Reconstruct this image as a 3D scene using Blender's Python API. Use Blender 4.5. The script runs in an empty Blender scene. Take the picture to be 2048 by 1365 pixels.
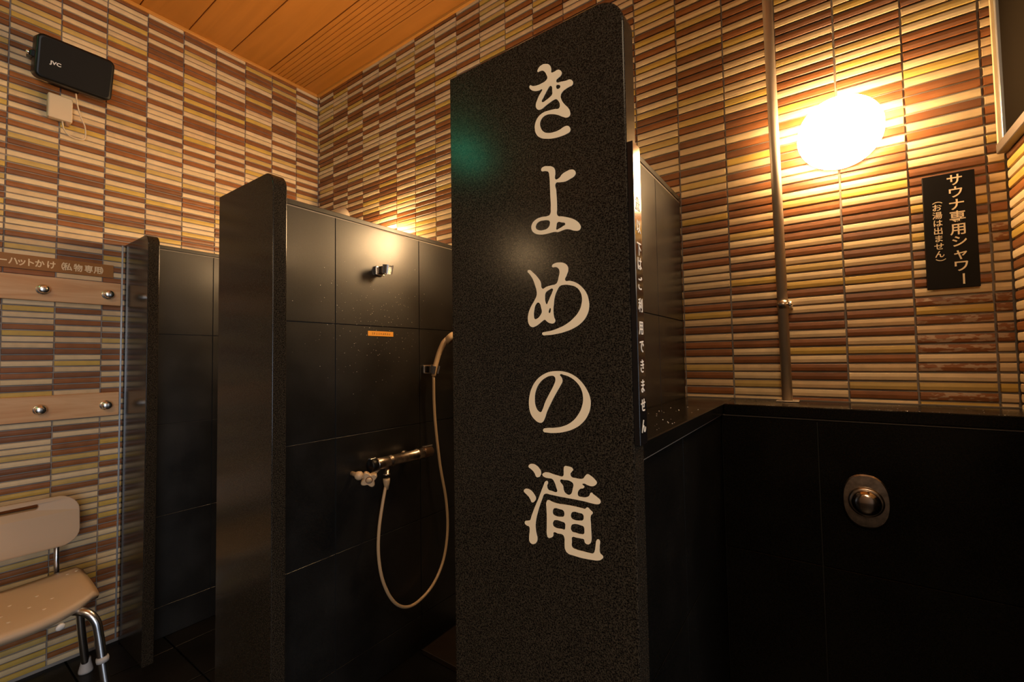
import bpy, bmesh, math, random
from mathutils import Vector, Matrix

random.seed(7)
SC = bpy.context.scene
COL = SC.collection
Z0 = 1.2533                       # camera height above the floor

# ------------------------------------------------------------------ camera
FPX = 889.88
R_ = Vector((0.81502674, 0.57921012, -0.01571759))
U_ = Vector((0.03536638, -0.02265297, 0.99911764))
F_ = Vector((-0.578343, 0.81486347, 0.03894734))
cam_d = bpy.data.cameras.new('camera')
cam_d.sensor_width = 36.0
cam_d.lens = FPX / 2048 * 36
cam_d.clip_start = 0.02
cam = bpy.data.objects.new('camera', cam_d)
COL.objects.link(cam)
cam.matrix_world = Matrix(((R_.x, U_.x, -F_.x, 0), (R_.y, U_.y, -F_.y, 0), (R_.z, U_.z, -F_.z, Z0), (0, 0, 0, 1)))
SC.camera = cam

# ------------------------------------------------------------------ world, colour management, large lights
w = bpy.data.worlds.new('world'); SC.world = w; w.use_nodes = True
w.node_tree.nodes['Background'].inputs[0].default_value = (1.0, 0.85, 0.7, 1)
w.node_tree.nodes['Background'].inputs[1].default_value = 0.02
SC.view_settings.view_transform = 'Standard'
SC.view_settings.look = 'None'
SC.view_settings.gamma = 1.0
SC.view_settings.use_curve_mapping = False
SC.view_settings.exposure = 0.18


def area(name, loc, rot, sx, sy, power, col):
    l = bpy.data.lights.new(name, 'AREA'); l.shape = 'RECTANGLE'; l.size = sx; l.size_y = sy
    l.energy = power; l.color = col
    o = bpy.data.objects.new(name, l); COL.objects.link(o)
    o.location = loc; o.rotation_euler = rot
    return o


PI = math.pi
LAMP_EMIT = 86.0
LAMP_COL = (1.0, 0.64, 0.31)
# added fill lights behind the photographer, and the washing room's window (daylight)
area('overhead_fill_light', (0.3, -1.1, 2.94), (0, 0, 0), 0.6, 0.6, 22, (1.0, 0.74, 0.46))  # warm overhead fill, added out of view
area('side_fill_light', (2.93, -1.1, 2.25), (0, PI / 2, 0), 0.9, 1.6, 28, (1.0, 0.82, 0.62))  # warm fill added from the right for the left wall, no window there
area('overhead_fill_light', (0.6, -2.4, 2.94), (0, 0, 0), 0.6, 0.6, 14, (1.0, 0.72, 0.44))  # second added overhead fill, further back
area('window_daylight', (2.93, -1.4, 1.0), (0, PI / 2, 0), 1.1, 1.6, 52, (0.74, 0.85, 1.0))

# ------------------------------------------------------------------ helpers


def px(x, y, ax, val):
    """pixel of the photograph -> point on the plane coordinate[ax] = val"""
    d = R_ * ((x - 1024) / FPX) + U_ * ((682.5 - y) / FPX) + F_
    c = Vector((0, 0, Z0)); t = (val - c[ax]) / d[ax]
    return c + d * t


def link(o, parent=None):
    COL.objects.link(o)
    if parent is not None:
        o.parent = parent
        o.matrix_parent_inverse = WM(parent).inverted()
    return o


def WM(o):
    m = o.matrix_basis.copy()
    if o.parent is not None:
        m = WM(o.parent) @ o.matrix_parent_inverse @ m
    return m


def tag(o, label=None, cat=None, group=None, kind=None):
    if label: o['label'] = label
    if cat: o['category'] = cat
    if group: o['group'] = group
    if kind: o['kind'] = kind
    return o


def thing(name, label, cat, loc, group=None):
    o = bpy.data.objects.new(name, None); o.location = loc; o.empty_display_size = 0.05
    COL.objects.link(o)
    return tag(o, label, cat, group)


def mesh_obj(name, bm, mat, parent=None, smooth=False):
    me = bpy.data.meshes.new(name)
    bm.normal_update(); bm.to_mesh(me); bm.free()
    if mat is not None:
        for m in (mat if isinstance(mat, (list, tuple)) else [mat]): me.materials.append(m)
    if smooth:
        for p in me.polygons: p.use_smooth = True
    o = bpy.data.objects.new(name, me)
    return link(o, parent)


def struct(name, bm, mat, parent=None):
    o = mesh_obj(name, bm, mat, parent)
    if parent is None: o['kind'] = 'structure'
    return o


def box(x0, x1, y0, y1, z0, z1, bev=0.0, seg=1, bm=None):
    new = bmesh.new()
    r = bmesh.ops.create_cube(new, size=1)
    for v in new.verts:
        v.co = Vector(((x0 + x1) / 2 + v.co.x * (x1 - x0), (y0 + y1) / 2 + v.co.y * (y1 - y0), (z0 + z1) / 2 + v.co.z * (z1 - z0)))
    if bev > 0:
        bmesh.ops.bevel(new, geom=list(new.edges), offset=bev, segments=seg, profile=0.5, affect='EDGES')
    if bm is None: return new
    return join(bm, new)


def join(bm, new):
    me = bpy.data.meshes.new('tmp'); new.to_mesh(me); new.free(); bm.from_mesh(me); bpy.data.meshes.remove(me)
    return bm


def xform(bm, M):
    bmesh.ops.transform(bm, matrix=M, verts=bm.verts)
    return bm


def lathe(profile, M=Matrix.Identity(4), n=32, bm=None):
    """profile: (radius, height) along local z"""
    new = bmesh.new(); rings = []
    for r, h in profile:
        if r < 1e-6: rings.append([new.verts.new((0, 0, h))])
        else: rings.append([new.verts.new((r * math.cos(2 * PI * i / n), r * math.sin(2 * PI * i / n), h)) for i in range(n)])
    for a, b in zip(rings, rings[1:]):
        for i in range(n):
            j = (i + 1) % n
            if len(a) == 1 and len(b) == 1: continue
            if len(a) == 1: new.faces.new((a[0], b[j], b[i])) if False else new.faces.new((a[0], b[i], b[j]))
            elif len(b) == 1: new.faces.new((a[i], b[0], a[j])) if False else new.faces.new((a[i], a[j], b[0]))
            else: new.faces.new((a[i], a[j], b[j], b[i]))
    if len(rings[0]) > 1: new.faces.new(rings[0])
    if len(rings[-1]) > 1: new.faces.new(rings[-1])
    bmesh.ops.recalc_face_normals(new, faces=new.faces)
    xform(new, M)
    if bm is None: return new
    return join(bm, new)


def axis_m(loc, direction, up=Vector((0, 0, 1))):
    """matrix whose local z runs along direction"""
    z = Vector(direction).normalized()
    x = Vector(up).cross(z)
    if x.length < 1e-4: x = Vector((1, 0, 0)).cross(z)
    x.normalize(); y = z.cross(x)
    return Matrix(((x.x, y.x, z.x, loc[0]), (x.y, y.y, z.y, loc[1]), (x.z, y.z, z.z, loc[2]), (0, 0, 0, 1)))


def catmull(pts, sub=8):
    P = [Vector(p) for p in pts]; out = []
    P = [P[0] * 2 - P[1]] + P + [P[-1] * 2 - P[-2]]
    for i in range(1, len(P) - 2):
        a, b, c, d = P[i - 1:i + 3]
        for k in range(sub):
            t = k / sub
            out.append(0.5 * ((2 * b) + (c - a) * t + (2 * a - 5 * b + 4 * c - d) * t * t + (3 * b - a - 3 * c + d) * t ** 3))
    out.append(P[-2]); return out


def tube(path, r, n=12, bm=None, radii=None):
    new = bmesh.new(); rings = []
    up = Vector((0, 0, 1))
    prev = None
    for i, p in enumerate(path):
        t = (path[min(i + 1, len(path) - 1)] - path[max(i - 1, 0)]).normalized()
        if prev is None:
            x = up.cross(t)
            if x.length < 0.1: x = Vector((1, 0, 0)).cross(t)
        else:
            x = prev - t * prev.dot(t)
        x.normalize(); prev = x; y = t.cross(x)
        rr = radii[i] if radii else r
        rings.append([new.verts.new(p + (x * math.cos(2 * PI * k / n) + y * math.sin(2 * PI * k / n)) * rr) for k in range(n)])
    for a, b in zip(rings, rings[1:]):
        for k in range(n):
            new.faces.new((a[k], a[(k + 1) % n], b[(k + 1) % n], b[k]))
    new.faces.new(rings[0][::-1]); new.faces.new(rings[-1])
    bmesh.ops.recalc_face_normals(new, faces=new.faces)
    if bm is None: return new
    return join(bm, new)


def rounded_plate(wd, hd, rad, t, corners=(1, 1, 1, 1), seg=6, bev=0.0, M=Matrix.Identity(4)):
    """rounded rectangle in local xy (centred), thickness t along z from 0; corners: TR, TL, BL, BR"""
    bm = bmesh.new(); pts = []
    cs = [(wd / 2, hd / 2, 0), (-wd / 2, hd / 2, 90), (-wd / 2, -hd / 2, 180), (wd / 2, -hd / 2, 270)]
    for (cx, cy, a0), on in zip(cs, corners):
        if not on: pts.append((cx, cy)); continue
        sx = 1 if cx > 0 else -1; sy = 1 if cy > 0 else -1
        ox, oy = cx - sx * rad, cy - sy * rad
        for k in range(seg + 1):
            a = math.radians(a0 + 90 * k / seg)
            pts.append((ox + rad * math.cos(a), oy + rad * math.sin(a)))
    f = bm.faces.new([bm.verts.new((x, y, 0)) for x, y in pts])
    r = bmesh.ops.extrude_face_region(bm, geom=[f])
    for v in r['geom']:
        if isinstance(v, bmesh.types.BMVert): v.co.z = t
    bmesh.ops.recalc_face_normals(bm, faces=bm.faces)
    if bev > 0:
        es = [e for e in bm.edges if abs(e.verts[0].co.z - e.verts[1].co.z) < 1e-6]
        bmesh.ops.bevel(bm, geom=es, offset=bev, segments=2, profile=0.5, affect='EDGES')
    xform(bm, M)
    return bm


# ------------------------------------------------------------------ materials
def mat(name, col, rough=0.5, metal=0.0, spec=0.5, var=0.0, vscale=20.0, bump=0.0, bscale=300.0, coat=0.0, emit=None):
    m = bpy.data.materials.new(name); m.use_nodes = True
    nt = m.node_tree; b = nt.nodes['Principled BSDF']
    b.inputs['Base Color'].default_value = (*col, 1)
    b.inputs['Roughness'].default_value = rough
    b.inputs['Metallic'].default_value = metal
    b.inputs['Specular IOR Level'].default_value = spec
    b.inputs['Coat Weight'].default_value = coat
    tc = nt.nodes.new('ShaderNodeTexCoord')
    geo = nt.nodes.new('ShaderNodeNewGeometry')
    if var > 0:
        n = nt.nodes.new('ShaderNodeTexNoise'); n.inputs['Scale'].default_value = vscale; n.inputs['Detail'].default_value = 4
        nt.links.new(geo.outputs['Position'], n.inputs['Vector'])
        mx = nt.nodes.new('ShaderNodeMix'); mx.data_type = 'RGBA'; mx.blend_type = 'MULTIPLY'
        rp = nt.nodes.new('ShaderNodeMapRange'); rp.inputs[1].default_value = 0.3; rp.inputs[2].default_value = 0.7
        rp.inputs[3].default_value = 1 - var; rp.inputs[4].default_value = 1 + var * 0.4
        nt.links.new(n.outputs['Fac'], rp.inputs[0])
        mx.inputs[0].default_value = 1.0
        mx.inputs[6].default_value = (*col, 1)
        nt.links.new(rp.outputs[0], mx.inputs[7])
        nt.links.new(mx.outputs[2], b.inputs['Base Color'])
    if bump > 0:
        n2 = nt.nodes.new('ShaderNodeTexNoise'); n2.inputs['Scale'].default_value = bscale; n2.inputs['Detail'].default_value = 3
        nt.links.new(geo.outputs['Position'], n2.inputs['Vector'])
        bp = nt.nodes.new('ShaderNodeBump'); bp.inputs['Strength'].default_value = bump; bp.inputs['Distance'].default_value = 0.001
        nt.links.new(n2.outputs['Fac'], bp.inputs['Height']); nt.links.new(bp.outputs[0], b.inputs['Normal'])
    if emit:
        b.inputs['Emission Color'].default_value = (*emit[0], 1); b.inputs['Emission Strength'].default_value = emit[1]
    return m


def granite(name, dark, light, grain=420.0, thr=(0.42, 0.62), rough=(0.2, 0.35), stain=0.0, bump=0.08, spec=0.5, coat=0.0):
    m = bpy.data.materials.new(name); m.use_nodes = True
    nt = m.node_tree; b = nt.nodes['Principled BSDF']
    b.inputs['Specular IOR Level'].default_value = spec
    b.inputs['Coat Weight'].default_value = coat; b.inputs['Coat Roughness'].default_value = 0.24
    geo = nt.nodes.new('ShaderNodeNewGeometry')
    n = nt.nodes.new('ShaderNodeTexNoise'); n.inputs['Scale'].default_value = grain; n.inputs['Detail'].default_value = 2; n.inputs['Roughness'].default_value = 0.7
    nt.links.new(geo.outputs['Position'], n.inputs['Vector'])
    cr = nt.nodes.new('ShaderNodeValToRGB'); cr.color_ramp.elements[0].position = thr[0]; cr.color_ramp.elements[1].position = thr[1]
    cr.color_ramp.elements[0].color = (*dark, 1); cr.color_ramp.elements[1].color = (*light, 1)
    nt.links.new(n.outputs['Fac'], cr.inputs[0])
    col = cr.outputs[0]
    big = nt.nodes.new('ShaderNodeTexNoise'); big.inputs['Scale'].default_value = 5.0; big.inputs['Detail'].default_value = 6
    nt.links.new(geo.outputs['Position'], big.inputs['Vector'])
    if stain > 0:      # lime film left by dried water
        mx = nt.nodes.new('ShaderNodeMix'); mx.data_type = 'RGBA'
        mr = nt.nodes.new('ShaderNodeMapRange'); mr.inputs[1].default_value = 0.35; mr.inputs[2].default_value = 0.75
        mr.inputs[3].default_value = 0; mr.inputs[4].default_value = stain
        nt.links.new(big.outputs['Fac'], mr.inputs[0]); nt.links.new(mr.outputs[0], mx.inputs[0])
        nt.links.new(col, mx.inputs[6]); mx.inputs[7].default_value = (0.16, 0.145, 0.13, 1)
        col = mx.outputs[2]
    nt.links.new(col, b.inputs['Base Color'])
    mr2 = nt.nodes.new('ShaderNodeMapRange'); mr2.inputs[1].default_value = 0.35; mr2.inputs[2].default_value = 0.65
    mr2.inputs[3].default_value = rough[0]; mr2.inputs[4].default_value = rough[1]
    nt.links.new(big.outputs['Fac'], mr2.inputs[0]); nt.links.new(mr2.outputs[0], b.inputs['Roughness'])
    if bump > 0:
        bp = nt.nodes.new('ShaderNodeBump'); bp.inputs['Strength'].default_value = bump; bp.inputs['Distance'].default_value = 0.0006
        nt.links.new(n.outputs['Fac'], bp.inputs['Height']); nt.links.new(bp.outputs[0], b.inputs['Normal'])
    return m


def wood(name, c1, c2, axis=1, rough=0.45, scale=14.0):
    m = bpy.data.materials.new(name); m.use_nodes = True
    nt = m.node_tree; b = nt.nodes['Principled BSDF']
    geo = nt.nodes.new('ShaderNodeNewGeometry')
    mp = nt.nodes.new('ShaderNodeMapping'); s = [scale] * 3; s[axis] = scale * 0.08
    mp.inputs['Scale'].default_value = s
    nt.links.new(geo.outputs['Position'], mp.inputs[0])
    n = nt.nodes.new('ShaderNodeTexNoise'); n.inputs['Scale'].default_value = 1.6; n.inputs['Detail'].default_value = 8; n.inputs['Distortion'].default_value = 1.2
    nt.links.new(mp.outputs[0], n.inputs['Vector'])
    cr = nt.nodes.new('ShaderNodeValToRGB'); cr.color_ramp.elements[0].position = 0.35; cr.color_ramp.elements[1].position = 0.65
    cr.color_ramp.elements[0].color = (*c1, 1); cr.color_ramp.elements[1].color = (*c2, 1)
    nt.links.new(n.outputs['Fac'], cr.inputs[0]); nt.links.new(cr.outputs[0], b.inputs['Base Color'])
    b.inputs['Roughness'].default_value = rough
    return m


def worn_brown(name, col, pale):
    """brown glaze with lime crust in patches"""
    m = mat(name, col, 0.35)
    nt = m.node_tree; b = nt.nodes['Principled BSDF']
    geo = nt.nodes.new('ShaderNodeNewGeometry')
    mp = nt.nodes.new('ShaderNodeMapping'); mp.inputs['Scale'].default_value = (1, 1, 3.0)
    nt.links.new(geo.outputs['Position'], mp.inputs[0])
    n = nt.nodes.new('ShaderNodeTexNoise'); n.inputs['Scale'].default_value = 45; n.inputs['Detail'].default_value = 6
    nt.links.new(mp.outputs[0], n.inputs['Vector'])
    cr = nt.nodes.new('ShaderNodeValToRGB'); cr.color_ramp.elements[0].position = 0.50; cr.color_ramp.elements[1].position = 0.56
    cr.color_ramp.elements[0].color = (*col, 1); cr.color_ramp.elements[1].color = (*pale, 1)
    nt.links.new(n.outputs['Fac'], cr.inputs[0]); nt.links.new(cr.outputs[0], b.inputs['Base Color'])
    return m


CREAM = [mat('tile_cream_a', (0.70, 0.52, 0.29), 0.4, var=0.10, vscale=30), mat('tile_cream_b', (0.74, 0.56, 0.33), 0.4, var=0.10, vscale=30),
         mat('tile_cream_c', (0.66, 0.47, 0.26), 0.4, var=0.12, vscale=30)]
YELLOW = [mat('tile_ochre_a', (0.60, 0.39, 0.085), 0.38, var=0.12, vscale=25), mat('tile_ochre_b', (0.56, 0.38, 0.12), 0.38, var=0.12, vscale=25)]
BROWN = [mat('tile_brown_a', (0.25, 0.092, 0.028), 0.38, var=0.18, vscale=25), mat('tile_brown_b', (0.21, 0.080, 0.028), 0.38, var=0.18, vscale=25),
         mat('tile_brown_c', (0.30, 0.108, 0.030), 0.38, var=0.18, vscale=25)]
WORN = worn_brown('tile_brown_limed', (0.25, 0.092, 0.028), (0.42, 0.28, 0.18))
TILES = CREAM + YELLOW + BROWN + [WORN]          # 0-2 cream, 3-4 ochre, 5-7 brown, 8 worn
GROUT = mat('grout', (0.29, 0.26, 0.235), 0.85, var=0.35, vscale=9)
GRANITE = granite('polished_granite', (0.004, 0.0032, 0.0026), (0.054, 0.043, 0.030), 430, (0.40, 0.70), (0.16, 0.21), 0.0, 0.0, 0.15)
GRANITE_EDGE = GRANITE
STONE = granite('honed_stone_tile', (0.002, 0.002, 0.0018), (0.010, 0.0085, 0.007), 380, (0.40, 0.7), (0.38, 0.48), 0.035, 0.12, 0.5, 0.32)
STONE_WET = granite('wet_stone', (0.003, 0.003, 0.0025), (0.008, 0.007, 0.006), 380, (0.40, 0.7), (0.12, 0.3), 0.02, 0.1, 0.2)
JOINT = mat('stone_joint', (0.010, 0.009, 0.008), 0.7)
JOINT_PALE = mat('pale_joint', (0.16, 0.135, 0.11), 0.5)
FLOORM = granite('floor_stone', (0.002, 0.002, 0.002), (0.010, 0.008, 0.007), 300, (0.40, 0.7), (0.3, 0.5), 0.0, 0.3, 0.25)
CEIL = wood('ceiling_board', (0.46, 0.18, 0.025), (0.53, 0.21, 0.032), axis=0, rough=0.42, scale=9)
CEIL_TRIM = mat('ceiling_trim', (0.62, 0.27, 0.05), 0.4)
PALE = mat('letter_cream', (0.84, 0.70, 0.50), 0.55, bump=0.05)
WHITE = mat('letter_white', (0.80, 0.74, 0.64), 0.5)
STEEL = mat('brushed_steel', (0.44, 0.36, 0.28), 0.5, 0.45)
CHROME = mat('chrome', (0.90, 0.88, 0.85), 0.26, 1.0)
AGED = mat('aged_chrome', (0.55, 0.46, 0.38), 0.30, 1.0, var=0.45, vscale=60, bump=0.1)
ALU = mat('aluminium', (0.68, 0.69, 0.72), 0.25, 1.0)
BLACKP = mat('black_plastic', (0.005, 0.0045, 0.004), 0.4, spec=0.3)
BLACKA = mat('black_acrylic', (0.008, 0.007, 0.007), 0.12)
SIGNB = mat('black_sign', (0.006, 0.0045, 0.004), 0.55, spec=0.15)
BEIGE = mat('beige_plastic', (0.66, 0.52, 0.36), 0.42)
BEIGE_SH = mat('ivory_plastic', (0.62, 0.44, 0.26), 0.3)
SEATM = mat('seat_tan', (0.52, 0.37, 0.24), 0.45)
GREYP = mat('grey_rubber', (0.42, 0.41, 0.41), 0.6)
PINE = wood('pine', (0.60, 0.31, 0.13), (0.70, 0.42, 0.21), axis=1, rough=0.5, scale=22)
STRIP = mat('brown_strip', (0.32, 0.13, 0.026), 0.4)
STRIP_T = mat('strip_text', (0.85, 0.64, 0.38), 0.5)
ORANGE = mat('orange_label', (0.80, 0.36, 0.05), 0.4)
DARKTXT = mat('label_text', (0.12, 0.05, 0.02), 0.5)
ALU_TRIM = mat('trim_alu', (0.46, 0.47, 0.49), 0.35, 0.7)
BEIGE_TRIM = mat('trim_beige', (0.62, 0.47, 0.27), 0.45)
GLASS_D = mat('dark_window_glass', (0.012, 0.009, 0.006), 0.7, spec=0.0)
WALLP = mat('washing_room_wall', (0.13, 0.09, 0.06), 0.6, var=0.2, vscale=4)
LAMPM = mat('lamp_diffuser', (0.9, 0.85, 0.75), 0.5, emit=(LAMP_COL, LAMP_EMIT))
LAMPBASE = mat('lamp_base', (0.75, 0.72, 0.66), 0.4)
GREENL = mat('exit_light_green', (0.1, 0.8, 0.4), 0.5, emit=((0.05, 1.0, 0.50), 40.0))

# ------------------------------------------------------------------ room numbers
XA = -2.673        # face of the mosaic on the left wall
YB = 1.609         # face of the mosaic on the back wall
XC = 0.380         # right wall of the shower bay
ZC = Z0 + 1.744    # ceiling
ZT = Z0 + 0.557    # top of slabs and partitions
ZL = Z0 - 0.142    # top of the ledge
XR, YR = 3.0, -3.2
RP = 0.02523       # row pitch
ZG = Z0 + 0.0968   # a horizontal joint
TD = 0.0080        # relief of the tiles

# ------------------------------------------------------------------ shell
wall_left = struct('wall_left', box(XA - 0.12, XA - TD + 0.001, YR, YB + 0.12, 0, ZC), GROUT)
wall_back = struct('wall_back', box(XA - 0.12, XR, YB + TD - 0.001, YB + 0.12, 0, ZC), GROUT)
wall_right = struct('wall_right', box(XC + TD - 0.001, XC + 0.12, 0.70, YB + TD, 0, ZC), GROUT)
struct('wall_far_right', box(XR, XR + 0.1, YR, YB + 0.12, 0, ZC), WALLP)
struct('wall_front', box(XA - 0.12, XR + 0.1, YR - 0.1, YR, 0, ZC), WALLP)
floor = struct('floor', box(XA - 0.12, XR, YR, YB + 0.12, -0.1, -0.012), JOINT)
ceiling = struct('ceiling', box(XA - 0.12, XR + 0.1, YR - 0.1, YB + 0.12, ZC + 0.012, ZC + 0.1), CEIL)


def instance(name, me, M, parent):
    o = bpy.data.objects.new(name, me); o.matrix_basis = M
    return link(o, parent)


# floor tiles
me_f = bpy.data.meshes.new('floor_tile'); b_ = box(-0.147, 0.147, -0.147, 0.147, -0.012, 0, 0.0015); b_.to_mesh(me_f); b_.free(); me_f.materials.append(FLOORM)
nf = 0
for i in range(-9, 3):
    for j in range(-3, 6):
        x, y = i * 0.3 + 0.15, j * 0.3 + 0.02
        if x < XA + 0.1 or y > YB: continue
        instance('floor_tile', me_f, Matrix.Translation((x, y, 0)), floor); nf += 1
struct('floor_rear', box(XA, XR, YR, -1.035, -0.012, 0), FLOORM, floor)
struct('floor_side', box(0.9, XR, -1.03, 1.6, -0.012, 0), FLOORM, floor)

# ceiling boards (run across, from the left wall), every seventh one ribbed
me_c = bpy.data.meshes.new('ceiling_board'); b_ = box(XA, XR, 0.002, 0.2015, 0, 0.014, 0.0015); b_.to_mesh(me_c); b_.free(); me_c.materials.append(CEIL)


def ribbed():
    bm = box(XA, XR, 0.002, 0.2135, 0.0035, 0.014)
    for k in range(8):
        y0 = 0.001 + k * 0.0267
        box(XA, XR, y0 + 0.0017, y0 + 0.0250, 0, 0.006, 0.001, 1, bm)
    return bm


me_r = bpy.data.meshes.new('ribbed_board'); b_ = ribbed(); b_.to_mesh(me_r); b_.free(); me_r.materials.append(CEIL)
for k in range(-20, 1):
    y = 1.288 - 0.2035 + (k) * 0.2035
    if k % 7 == 1: continue
    instance('ceiling_board', me_r if k in (-6, -13) else me_c, Matrix.Translation((0, y, ZC)), ceiling)
instance('ribbed_board', me_r, Matrix.Translation((0, 1.288, ZC)), ceiling)
me_e = bpy.data.meshes.new('edge_board'); b_ = box(XA, XR, 1.5035, YB + 0.01, ZC, ZC + 0.014, 0.001); b_.to_mesh(me_e); b_.free(); me_e.materials.append(CEIL)
instance('edge_board', me_e, Matrix.Identity(4), ceiling)
tag(mesh_obj('trim_1', box(XA - 0.008, XA + 0.010, YR, YB, ZC - 0.016, ZC + 0.001, 0.002), CEIL_TRIM), kind='structure')
tag(mesh_obj('trim_2', box(XA - 0.008, XR, YB - 0.014, YB + 0.008, ZC - 0.016, ZC + 0.001, 0.002), CEIL_TRIM), kind='structure')

# ------------------------------------------------------------------ mosaic
TH = 0.0101        # half height of a tile


def tile_prof():
    h = TH
    return [(-h, 0.001), (-h, -TD * 0.72), (-h + 0.0014, -TD * 0.93), (0, -TD * 1.03), (h - 0.0014, -TD * 0.93), (h, -TD * 0.72), (h, 0.001)]


PROF = tile_prof()


def tile_geo(wd, verts, faces, M=None, mi=None, mids=None):
    """append one tile (local: x along, z up, -y out of the wall)"""
    b0 = len(verts); n = len(PROF); hw = wd / 2
    for sx in (-hw, hw):
        for z, d in PROF:
            e = 0.0009 if d < -TD * 0.8 else 0.0
            v = Vector((sx - math.copysign(e, sx), d, z)); verts.append(M @ v if M else v)
    for i in range(n - 1):
        faces.append((b0 + i, b0 + n + i, b0 + n + i + 1, b0 + i + 1))
    faces.append(tuple(b0 + n - 1 - i for i in range(n))[::-1][::-1])
    faces.append(tuple(b0 + n + i for i in range(n))[::-1])
    if mids is not None: mids.extend([mi] * (n + 1))


def finish_tile_mesh(me, mats, mids=None):
    for m in mats: me.materials.append(m)
    n = len(PROF)
    for i, p in enumerate(me.polygons):
        if mids is not None: p.material_index = mids[i]
        p.use_smooth = False
    try:
        bm = bmesh.new(); bm.from_mesh(me); bmesh.ops.recalc_face_normals(bm, faces=bm.faces); bm.to_mesh(me); bm.free()
    except Exception: pass


_cache = {}


def tile_mesh(wd, mi):
    k = (round(wd, 4), mi)
    if k not in _cache:
        v, f = [], []; tile_geo(wd, v, f)
        me = bpy.data.meshes.new('mosaic_tile'); me.from_pydata(v, [], f); finish_tile_mesh(me, [TILES[mi]]); _cache[k] = me
    return _cache[k]


R_LEDGE = math.floor((ZL - ZG) / RP)
_runs = {}


def run(wall, c, r):
    """random sequence of glazes along a column: few equal neighbours, as laid"""
    key = (wall, c)
    if key not in _runs:
        rnd = random.Random(wall * 1009 + c * 37 + 5); seq = []
        for i in range(200):
            last = seq[-1] if seq else 'c'; two = len(seq) > 1 and seq[-2] == last
            if last == 'b': ch = 'b' if (not two and rnd.random() < 0.28) else ('c' if rnd.random() < 0.78 else 'y')
            elif last == 'c': ch = 'c' if (not two and rnd.random() < 0.25) else ('b' if rnd.random() < 0.72 else 'y')
            else: ch = 'c' if rnd.random() < 0.55 else 'b'
            if wall == 2 and ch == 'b' and rnd.random() < 0.5: ch = 'c'
            seq.append(ch)
        _runs[key] = seq
    ch = _runs[key][r + 60]
    rnd = random.Random(wall * 77 + c * 131 + r * 3)
    return {'c': rnd.randrange(3), 'y': 3 + rnd.randrange(2), 'b': 5 + rnd.randrange(3)}[ch]


KEYB = {   # back wall columns, from the ledge upwards: c cream, y ochre, b brown, w limed brown
    5: "c b c b y c b b c b c y b c b c c c b c b b c b y c b b c y c b c b c b c b y b c y b c b b c b y c c b y c b c",
    4: "c c y c c b c b c b c b b c b y c b c b c y b c b b c b c b c y b b c b b b c y c c b c c b c y b c b b c b",
    3: "b c c b b c y b c b b c c b y c y c b c b b c b y c b c c b b b c c b c y b c b b c y b c b b c b c y",
    2: "c b y c c b y c b c b c b c y b c b c b c b b c y c b b b c b c y c b b c b c y c y b b c b y",
    1: "y w y c w c w w c w y w c b c c b c y c b y c b b b c c c b c b c b b c y c b b b c y c b",
    0: "c c y c c c c w w c w w c c c c c w w y b c c c b c b y c b b c b b c",
}
KEYA = {   # left wall columns: (row above the ledge line of the topmost tile, glazes downwards)
    6: [(74, "b c c b y b c c y b c c b b c b y c b b b c b y c b c c b b c b y c b c y b c b c b b y c b b c b y c b c b"),
        (15, "c y b c b y c b b c b c b c b"), (-4, "c b c b y b")],
    7: [(71, "b c b c b c b y c c"), (53, "b c b c c b y c c b c c b c b b c b c b c y b b c c b c"),
        (15, "b c b c b c b b c y c b b b c"), (-4, "c b c b b")],
    5: [(75, "b c b b c b c b b b c b b y c b c c b c c c b b c b c y c b c c y c b b b c y b c c b c b y")],
}



def colour(wall, c, r):
    s = {0: KEYA, 1: KEYB}.get(wall, {}).get(c)
    rnd = random.Random(wall * 7 + c * 131 + r)
    if s is not None:
        k = r - R_LEDGE
        if wall == 0:
            for top, seq in s:
                if 0 <= top - k <= len(seq) // 2: s = seq; k = top - k; break
            else: return run(wall, c, r)
        if 0 <= 2 * k < len(s):
            ch = s[2 * k]
            if ch == 'c': return rnd.randrange(3)
            if ch == 'y': return 3 + rnd.randrange(2)
            if ch == 'b': return 5 + rnd.randrange(3)
            if ch == 'w': return 8
    return run(wall, c, r)


def mosaic(wall_id, wall, cols, z0, z1, Mf, singles, skip=None):
    """cols: (index, a0, a1) extents along the wall; rows counted from the joint ZG upwards; singles(c) -> True for single objects"""
    r0 = math.floor((z0 - ZG) / RP); r1 = math.ceil((z1 - ZG) / RP)
    V, F, MI = [], [], []; cnt = 0
    ztop = z1
    for c, a0, a1 in cols:
        for r in range(r0, r1):
            za, zb = ZG + r * RP, ZG + (r + 1) * RP
            zc = (za + zb) / 2
            if zb > z1 + 0.012 or za < z0 - 0.02: continue
            ac = (a0 + a1) / 2; wd = a1 - a0 - 0.0042
            if skip and skip(ac, zc): continue
            mi = colour(wall_id, c, r)
            M = Mf(ac, zc)
            jit = random.Random(c * 991 + r * 17 + wall_id)
            M = M @ Matrix.Translation((jit.uniform(-.0006, .0006), jit.uniform(-.0005, .0003), jit.uniform(-.0005, .0005))) @ Matrix.Rotation(jit.uniform(-.004, .004), 4, 'Y')
            if singles(c, zc) and cnt < 300:
                o = bpy.data.objects.new('mosaic_tile', tile_mesh(wd, mi)); o.matrix_basis = M
                link(o, wall); cnt += 1
            else:
                tile_geo(wd, V, F, M, mi, MI)
    if V:
        me = bpy.data.meshes.new('mosaic_field'); me.from_pydata(V, [], F); finish_tile_mesh(me, TILES, MI)
        o = bpy.data.objects.new('mosaic_field', me); link(o, wall); o['kind'] = 'stuff'


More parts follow.
